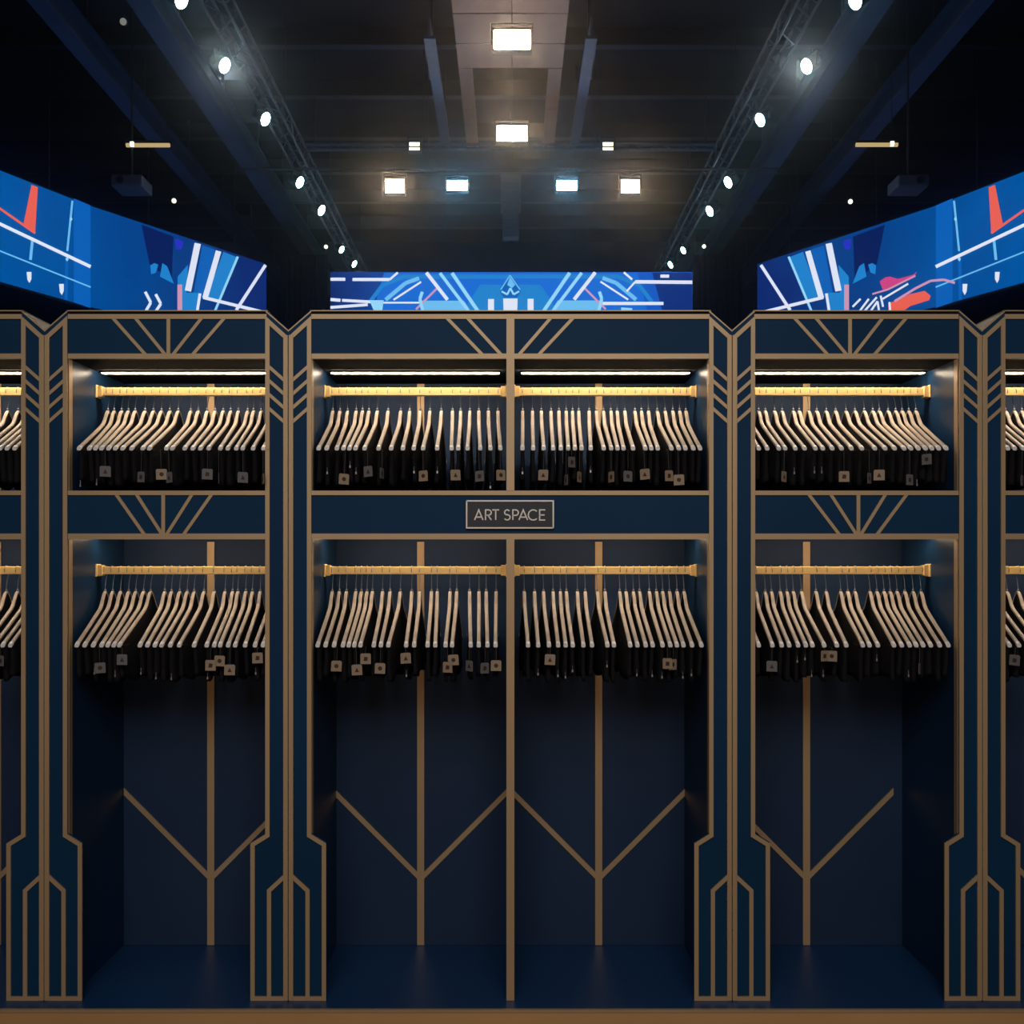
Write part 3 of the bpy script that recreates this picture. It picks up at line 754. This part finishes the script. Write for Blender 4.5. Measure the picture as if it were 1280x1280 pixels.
H = {
 ('upper', 'left bay'): ([135.1, 142.7, 152, 160.3, 169, 181.4, 192, 201.9, 212.6, 222.9, 238.7, 248, 259.2, 269, 279, 288.5, 297.9, 309.6, 317, 326.6, 337, 348],
    [98.2, 111, 118.7, 126.3, 135.1, 143.5, 152.5, 163.8, 177.9, 186, 207.5, 214.7, 230.5, 240.5, 250, 260.4, 275, 284.4, 295, 303, 316, 329]),
 ('lower', 'left bay'): ([131.6, 141, 150.9, 160.9, 169.7, 179.6, 188.4, 206, 214.5, 224.6, 234, 242.8, 255.1, 268, 281.5, 290.8, 297.4, 307.2, 315.6, 325.4, 339, 349],
    [95.3, 105.2, 115.8, 126.3, 134, 141.5, 148.4, 174.3, 183.7, 193, 201.3, 212.3, 223.5, 242.2, 258, 267.4, 274.8, 284.8, 293.6, 306, 318.4, 328.3]),
 ('upper', 'centre bay left half'): ([416.1, 424.9, 434.3, 445.4, 453.2, 461.2, 471.8, 485.2, 501, 512.2, 525.2, 537.5, 551.6, 565.6, 576, 587.3, 598.4, 610.5, 622.5],
    [398, 408, 420.8, 429, 436.5, 444, 455.4, 473, 488.7, 503.4, 517, 528.7, 546.3, 564.5, 572.7, 584.4, 600.2, 613, 625.4]),
 ('lower', 'centre bay left half'): ([415.5, 424.3, 433.1, 444.8, 451.8, 458.8, 465.6, 478.2, 487.6, 500.5, 514.7, 524.6, 539.3, 546.6, 562.7, 570.9, 587, 598.8, 607.8, 620.1],
    [396.8, 406.7, 417.3, 428.4, 435.6, 442.6, 450.2, 467, 475.9, 485.2, 507.5, 517.6, 534.4, 544, 556.9, 565, 588.3, 598.4, 609.3, 619.5]),
 ('upper', 'centre bay right half'): ([653.2, 665.5, 676.6, 688.6, 698.6, 707.7, 715.6, 723.4, 736.3, 745.4, 754.2, 763.5, 771.3, 780.9, 793.4, 801.6, 810.4, 821.5, 831.2, 840.8, 849.4, 857.2],
    [653.1, 666.4, 679.6, 691.5, 701, 710.3, 718.7, 727, 738.4, 754.8, 764.2, 772, 779.6, 791.6, 807, 814.4, 822.4, 839.7, 848.9, 857, 867, 875.4]),
 ('lower', 'centre bay right half'): ([655.2, 668.1, 679.2, 691.2, 700.3, 707.9, 721.7, 731.4, 746.6, 756, 774.6, 782.3, 791.6, 799.4, 811.5, 820.3, 828.2, 836.7, 846.1, 854.9],
    [660.1, 672.8, 686.3, 697.8, 707.2, 716.1, 729.3, 740.2, 759.5, 767.6, 788, 797, 807.4, 816.2, 828.5, 838.2, 846.4, 854.6, 865.4, 877.2]),
 ('upper', 'right bay'): ([927, 936, 948.2, 956.4, 968.1, 977.5, 991.5, 998.9, 1010.9, 1020.8, 1032.5, 1044.3, 1057.2, 1068.5, 1080.2, 1090.8, 1099, 1110.1, 1119.5, 1127.5, 1135.9, 1144.7],
    [948.8, 959.3, 974, 981.8, 994.5, 1006.2, 1019.7, 1029, 1040.8, 1052.5, 1064.8, 1077.9, 1094.3, 1107.2, 1119, 1131, 1139.5, 1148.6, 1157.6, 1165.6, 1174, 1183.4]),
 ('lower', 'right bay'): ([926, 944.7, 956.4, 964, 975.1, 983.3, 991.5, 1001.5, 1019.7, 1032.5, 1050.7, 1059.5, 1068.5, 1087.3, 1096, 1104.8, 1112.6, 1121.2, 1131, 1141.2, 1151.1],
    [948.8, 965.8, 977.5, 986.9, 998, 1007.7, 1016, 1030.8, 1046.6, 1058.3, 1079, 1087.4, 1097.8, 1118, 1127.8, 1137.7, 1145.9, 1154.6, 1164, 1175.3, 1186]),
 ('upper', 'far left bay'): ([9.8, 23, 33, 41, 49, 58], None), ('lower', 'far left bay'): ([8, 22, 34, 44, 53], None),
 ('upper', 'far right bay'): ([1220, 1228, 1238, 1247, 1256.8, 1267.8, 1277], None), ('lower', 'far right bay'): ([1222, 1233, 1245, 1258.5, 1272.5], None),
}
HT_POS = {}
for (tier, where), (necks, tips) in H.items():
    d = TIER[tier]; n = len(necks)
    for i, nk in enumerate(necks):
        X = ux(nk, SR)
        tp = tips[i] if tips else 638 + X / PX * 1.0
        yaw = math.atan2((tp - 638) * PX / 1.001 - X, HW)     # the front tip swings by this much
        yaw = max(-.13, min(.13, yaw))
        last = where.startswith('far left')
        rk = ords[n - 1 - i] if last else ords[i]
        side = 'right' if last else 'left'
        tw = {'upper': 'upper rail', 'lower': 'lower rail'}[tier]
        t = thing('clothes_hanger', f'pale wooden hanger, {rk} from {side}, {tw}, {where}', 'hanger', (X, YR, d['zn']), f'hangers on the {tw}, {where}')
        t.rotation_euler.z = yaw
        for n_, me in d['parts']:
            o = bpy.data.objects.new(n_, me); COL.objects.link(o); o.parent = t
        g = bpy.data.objects.new('black_garment', d['cloth'][(i * 5 + n) % 6]); COL.objects.link(g)
        g.location = (X, YR, d['zn']); g.rotation_euler.z = t.rotation_euler.z
        g['label'] = f'short black garment on hanger {rk} from {side}, {tw}, {where}'; g['category'] = 'garment'
        g['group'] = f'black garments on the {tw}, {where}'
        HT_POS.setdefault(tier, []).append(((tp - 638) * PX if tips else X, where, rk, side, tw, X, g))

# ------------------------------------------------------------------ tags
TAGS = {'upper': [(132.8, 589.5, 11, 'g'), (177.9, 596.5, 11, 'g'), (202.5, 593, 12, 'k'), (212.5, 597, 10, 'g'), (260.4, 593, 11.5, 'g'), (273.8, 598, 4, 'g'), (304.3, 597, 11, 'g'), (330, 599, 5, 'k'),
                  (430.2, 599, 11.5, 'k'), (460.6, 589.5, 11.5, 'g'), (478, 592, 3, 'g'), (529.3, 595, 11.5, 'k'), (569.5, 594, 12, 'k'), (599.6, 595.5, 11, 'g'), (626, 594, 11, 'k'),
                  (679, 594, 12, 'k'), (714.4, 578, 9, 'g'), (707.4, 600, 3.5, 'g'), (724, 596.5, 5.5, 'k'), (763.6, 596.5, 5.5, 'k'), (784.6, 595.5, 11.5, 'g'), (805.7, 593, 11, 'k'), (835.6, 595, 11, 'k'), (848.4, 600, 12.5, 'k'),
                  (979.2, 596, 8.5, 'k'), (1053.6, 596, 13, 'k'), (1086, 598, 8, 'g'), (1097.8, 594, 12, 'k'), (1135.3, 600, 11, 'g'), (1157.6, 574.3, 8, 'g'), (1276, 601, 8, 'g')],
        'lower': [(3, 825.5, 11, 'g'), (125.7, 834.7, 11, 'g'), (153.8, 824.2, 13, 'g'), (264.5, 831.2, 13, 'k'), (275, 826, 13, 'k'), (287.9, 837, 12.5, 'k'), (323, 822, 14, 'k'),
                  (420.8, 832.4, 12.5, 'k'), (446.6, 837, 13, 'k'), (457.7, 823, 13, 'k'), (475.3, 835.3, 13, 'k'), (507.5, 822.4, 12.5, 'k'), (559.8, 833.6, 12, 'k'), (566.8, 824.8, 13.5, 'k'),
                  (586.7, 832, 9, 'g'), (606, 834.7, 10, 'g'), (620.1, 831.8, 13.5, 'k'), (687.4, 824.2, 13, 'k'), (833.8, 829, 11, 'k'), (841, 830.5, 10, 'k'),
                  (964, 832.5, 12, 'g'), (1029.3, 819.5, 11, 'k'), (1039.3, 820, 10.5, 'k'), (1148.2, 835.4, 6.5, 'g'), (1266, 824.7, 8, 'g')]}
used_lab = set()
cnt = 0
for tier, L in TAGS.items():
    for px, py, w, kind in L:
        x = ux(px, 1.004); best = min(HT_POS[tier], key=lambda q: abs(q[0] - x))
        d = TIER[tier]; ztip = d['zn'] - d['drop'] - .012
        cnt += 1; z = uz(py, 1.004); Y = -.018 - .0035 * (cnt % 3)
        full = 13.0; hz = 6.6 * PX
        ang = math.acos(min(1, w / full)); ang = ang if cnt % 2 else -ang
        lab = f"small square {'kraft' if kind == 'k' else 'grey'} tag under hanger {best[2]} from {best[3]}, {best[4]}, {best[1]}"
        if lab in used_lab: lab = lab.replace('small square', 'overlapping second')
        used_lab.add(lab)
        t = thing('paper_tag', lab, 'tag', (x, Y, z), 'paper tags')
        t.rotation_euler = (0, random.uniform(-.06, .06), ang)
        hw = full / 2 * PX
        bm = B(); prism(bm, [(-hw, -hz), (hw, -hz), (hw, hz * .8), (hw * .8, hz), (-hw * .8, hz), (-hw, hz * .8)], -.0006, .0006)
        obj('card', bm, CARD if kind == 'k' else CARDG, t, local=True)
        bm = B(); r = hw * .42
        prism(bm, [(r * math.cos(a * math.pi / 4), r * math.sin(a * math.pi / 4)) for a in range(8)] if cnt % 3 == 0 else ([(-r, -r), (r, -r), (0, r)] if cnt % 3 == 1 else [(-r, -r), (r * .8, -r), (r, r * .7), (-r * .6, r)]), -.0012, -.0007)
        obj('printed_mark', bm, INK, t, local=True)
        top = max(z + hz + .004, ztip)
        bm = B(); tube(bm, [(0, 0, hz * .9), (0, 0, top - z)], .0005, 5); tube(bm, [(0, 0, top - z), (-(x - best[0]) * .8 if abs(x - best[0]) < .02 else 0, -Y - .004, top - z + .004)], .0005, 5)
        obj('string', bm, STRING, t, local=True)
# small steel bits added at the garment hems to give the glints
for px, py in ((543, 586), (513, 586), (551, 586), (655, 587), (1019, 586), (1034, 586), (994, 587), (733, 585), (403, 587), (436, 579), (449, 587), (1150, 602), (100, 603), (119, 601),
               (112.5, 839), (142, 842), (175, 839), (195, 845), (512, 842), (669, 840), (697, 842), (703, 844), (719, 836), (793, 841), (816, 842), (826, 844), (858, 844), (870, 841), (1003, 824), (1012, 821),
               (1021, 842), (1030, 842), (1106, 822), (1094, 837), (1136, 842), (256, 845), (313, 839), (216, 846), (1009, 830), (637 - 20, 605), (760, 830)):
    x, z = ux(px, 1.003), uz(py, 1.003); tier = 'upper' if py < 700 else 'lower'
    best = min(HT_POS[tier], key=lambda q: abs(q[0] - x)); g = best[6]
    if g.name in used_lab: continue
    used_lab.add(g.name)
    bm = B(); tube(bm, [(0, 0, .009), (0, 0, -.006)], .0011, 6); box(bm, -.0022, .0022, -.001, .001, -.013, -.005)
    o = obj('hem_glint', bm, STEEL, None); o.parent = g; o.location = (0, -(HW - .008) * .98 - .0015, z - g.location.z)

# ------------------------------------------------------------------ lights
def area(name, loc, target, sx, sy, power, rgb):
    l = bpy.data.lights.new(name, 'AREA'); l.shape = 'RECTANGLE'; l.size = sx; l.size_y = sy; l.energy = power; l.color = rgb
    o = bpy.data.objects.new(name, l); COL.objects.link(o); o.location = loc
    o.rotation_euler = (Vector(target) - Vector(loc)).to_track_quat('-Z', 'Y').to_euler(); return o
def point(name, loc, power, rgb, r=0.2):
    l = bpy.data.lights.new(name, 'POINT'); l.energy = power; l.color = rgb; l.shadow_soft_size = r
    o = bpy.data.objects.new(name, l); COL.objects.link(o); o.location = loc; return o
area('front_fill', (0, -4.6, 3.6), (0, 0, 1.2), 2.6, 2.0, 92, (1.0, .95, .9))  # added fill behind the camera, stands in for unseen hall lamps
area('front_warm_fill', (0, -7, 1.0), (0, 0, 0.5), 9, 1.2, 42, (1.0, .62, .34))  # added low fill that warms the lower brass, no fixture
area('front_blue_fill', (0, -5, 6.0), (0, 0.2, 0.2), 9, 1.0, 40, (.3, .6, 1.0))  # added blue fill from behind and above the camera, no fixture
area('roof_blue_fill', (0, 16, 6.5), (0, 17, 12), 14, 8, 160, (.25, .5, 1.0))  # added upward fill that tints the roof steel blue, no fixture
point('warm_lamp_glow', (0, 12.2, 10.2), 45, (1, .72, .5)); point('warm_lamp_glow', (0, 15.6, 10.2), 16, (1, .72, .5))
hz = bpy.data.materials.new('hall_haze'); hz.use_nodes = True; nt = hz.node_tree; nt.nodes.clear()
vs = nt.nodes.new('ShaderNodeVolumeScatter'); vs.inputs['Density'].default_value = 0.0028; vs.inputs['Anisotropy'].default_value = 0.94; vs.inputs['Color'].default_value = (.85, .92, 1, 1)
vo = nt.nodes.new('ShaderNodeOutputMaterial'); nt.links.new(vs.outputs[0], vo.inputs['Volume'])
bm = B(); box(bm, -HX + .02, HX - .02, 2.0, HB - .02, 3.2, HT - .02)
o = obj('haze', bm, hz, None, kind='stuff'); o['label'] = 'thin haze hanging in the dark hall around the lamps'; o['category'] = 'haze'
for sx in (-1, 1):
    l = bpy.data.lights.new('spot_beam', 'SPOT'); l.energy = 95; l.spot_size = math.radians(26); l.spot_blend = 0.6; l.shadow_soft_size = 0.11; l.color = (.9, .98, 1)
    o = bpy.data.objects.new('spot_beam', l); COL.objects.link(o); o.location = far(*((1008, 83) if sx > 0 else (281, 82)), 17.6); o.rotation_euler = (Vector((-sx * 1.0, 0.3, 2.2)) - o.location).to_track_quat('-Z', 'Y').to_euler()
w = bpy.data.worlds.new('world'); SC.world = w; w.use_nodes = True
w.node_tree.nodes['Background'].inputs[0].default_value = (.02, .03, .05, 1); w.node_tree.nodes['Background'].inputs[1].default_value = .3

# ------------------------------------------------------------------ camera
cam = bpy.data.cameras.new('camera'); co = bpy.data.objects.new('camera', cam); COL.objects.link(co)
cam.sensor_width = 36; cam.sensor_fit = 'HORIZONTAL'; cam.lens = 36 * F / 1280
co.location = (0, -Z0, EYE); co.rotation_euler = (math.pi / 2, 0, 0)
cam.shift_x = 2 / 1280; cam.shift_y = -61 / 1280 * -1
cam.clip_end = 200; SC.camera = co
SC.view_settings.view_transform = 'Standard'; SC.view_settings.look = 'None'; SC.view_settings.exposure = 0; SC.view_settings.gamma = 1
SC.view_settings.use_curve_mapping = False
SC.cycles.max_bounces = 6
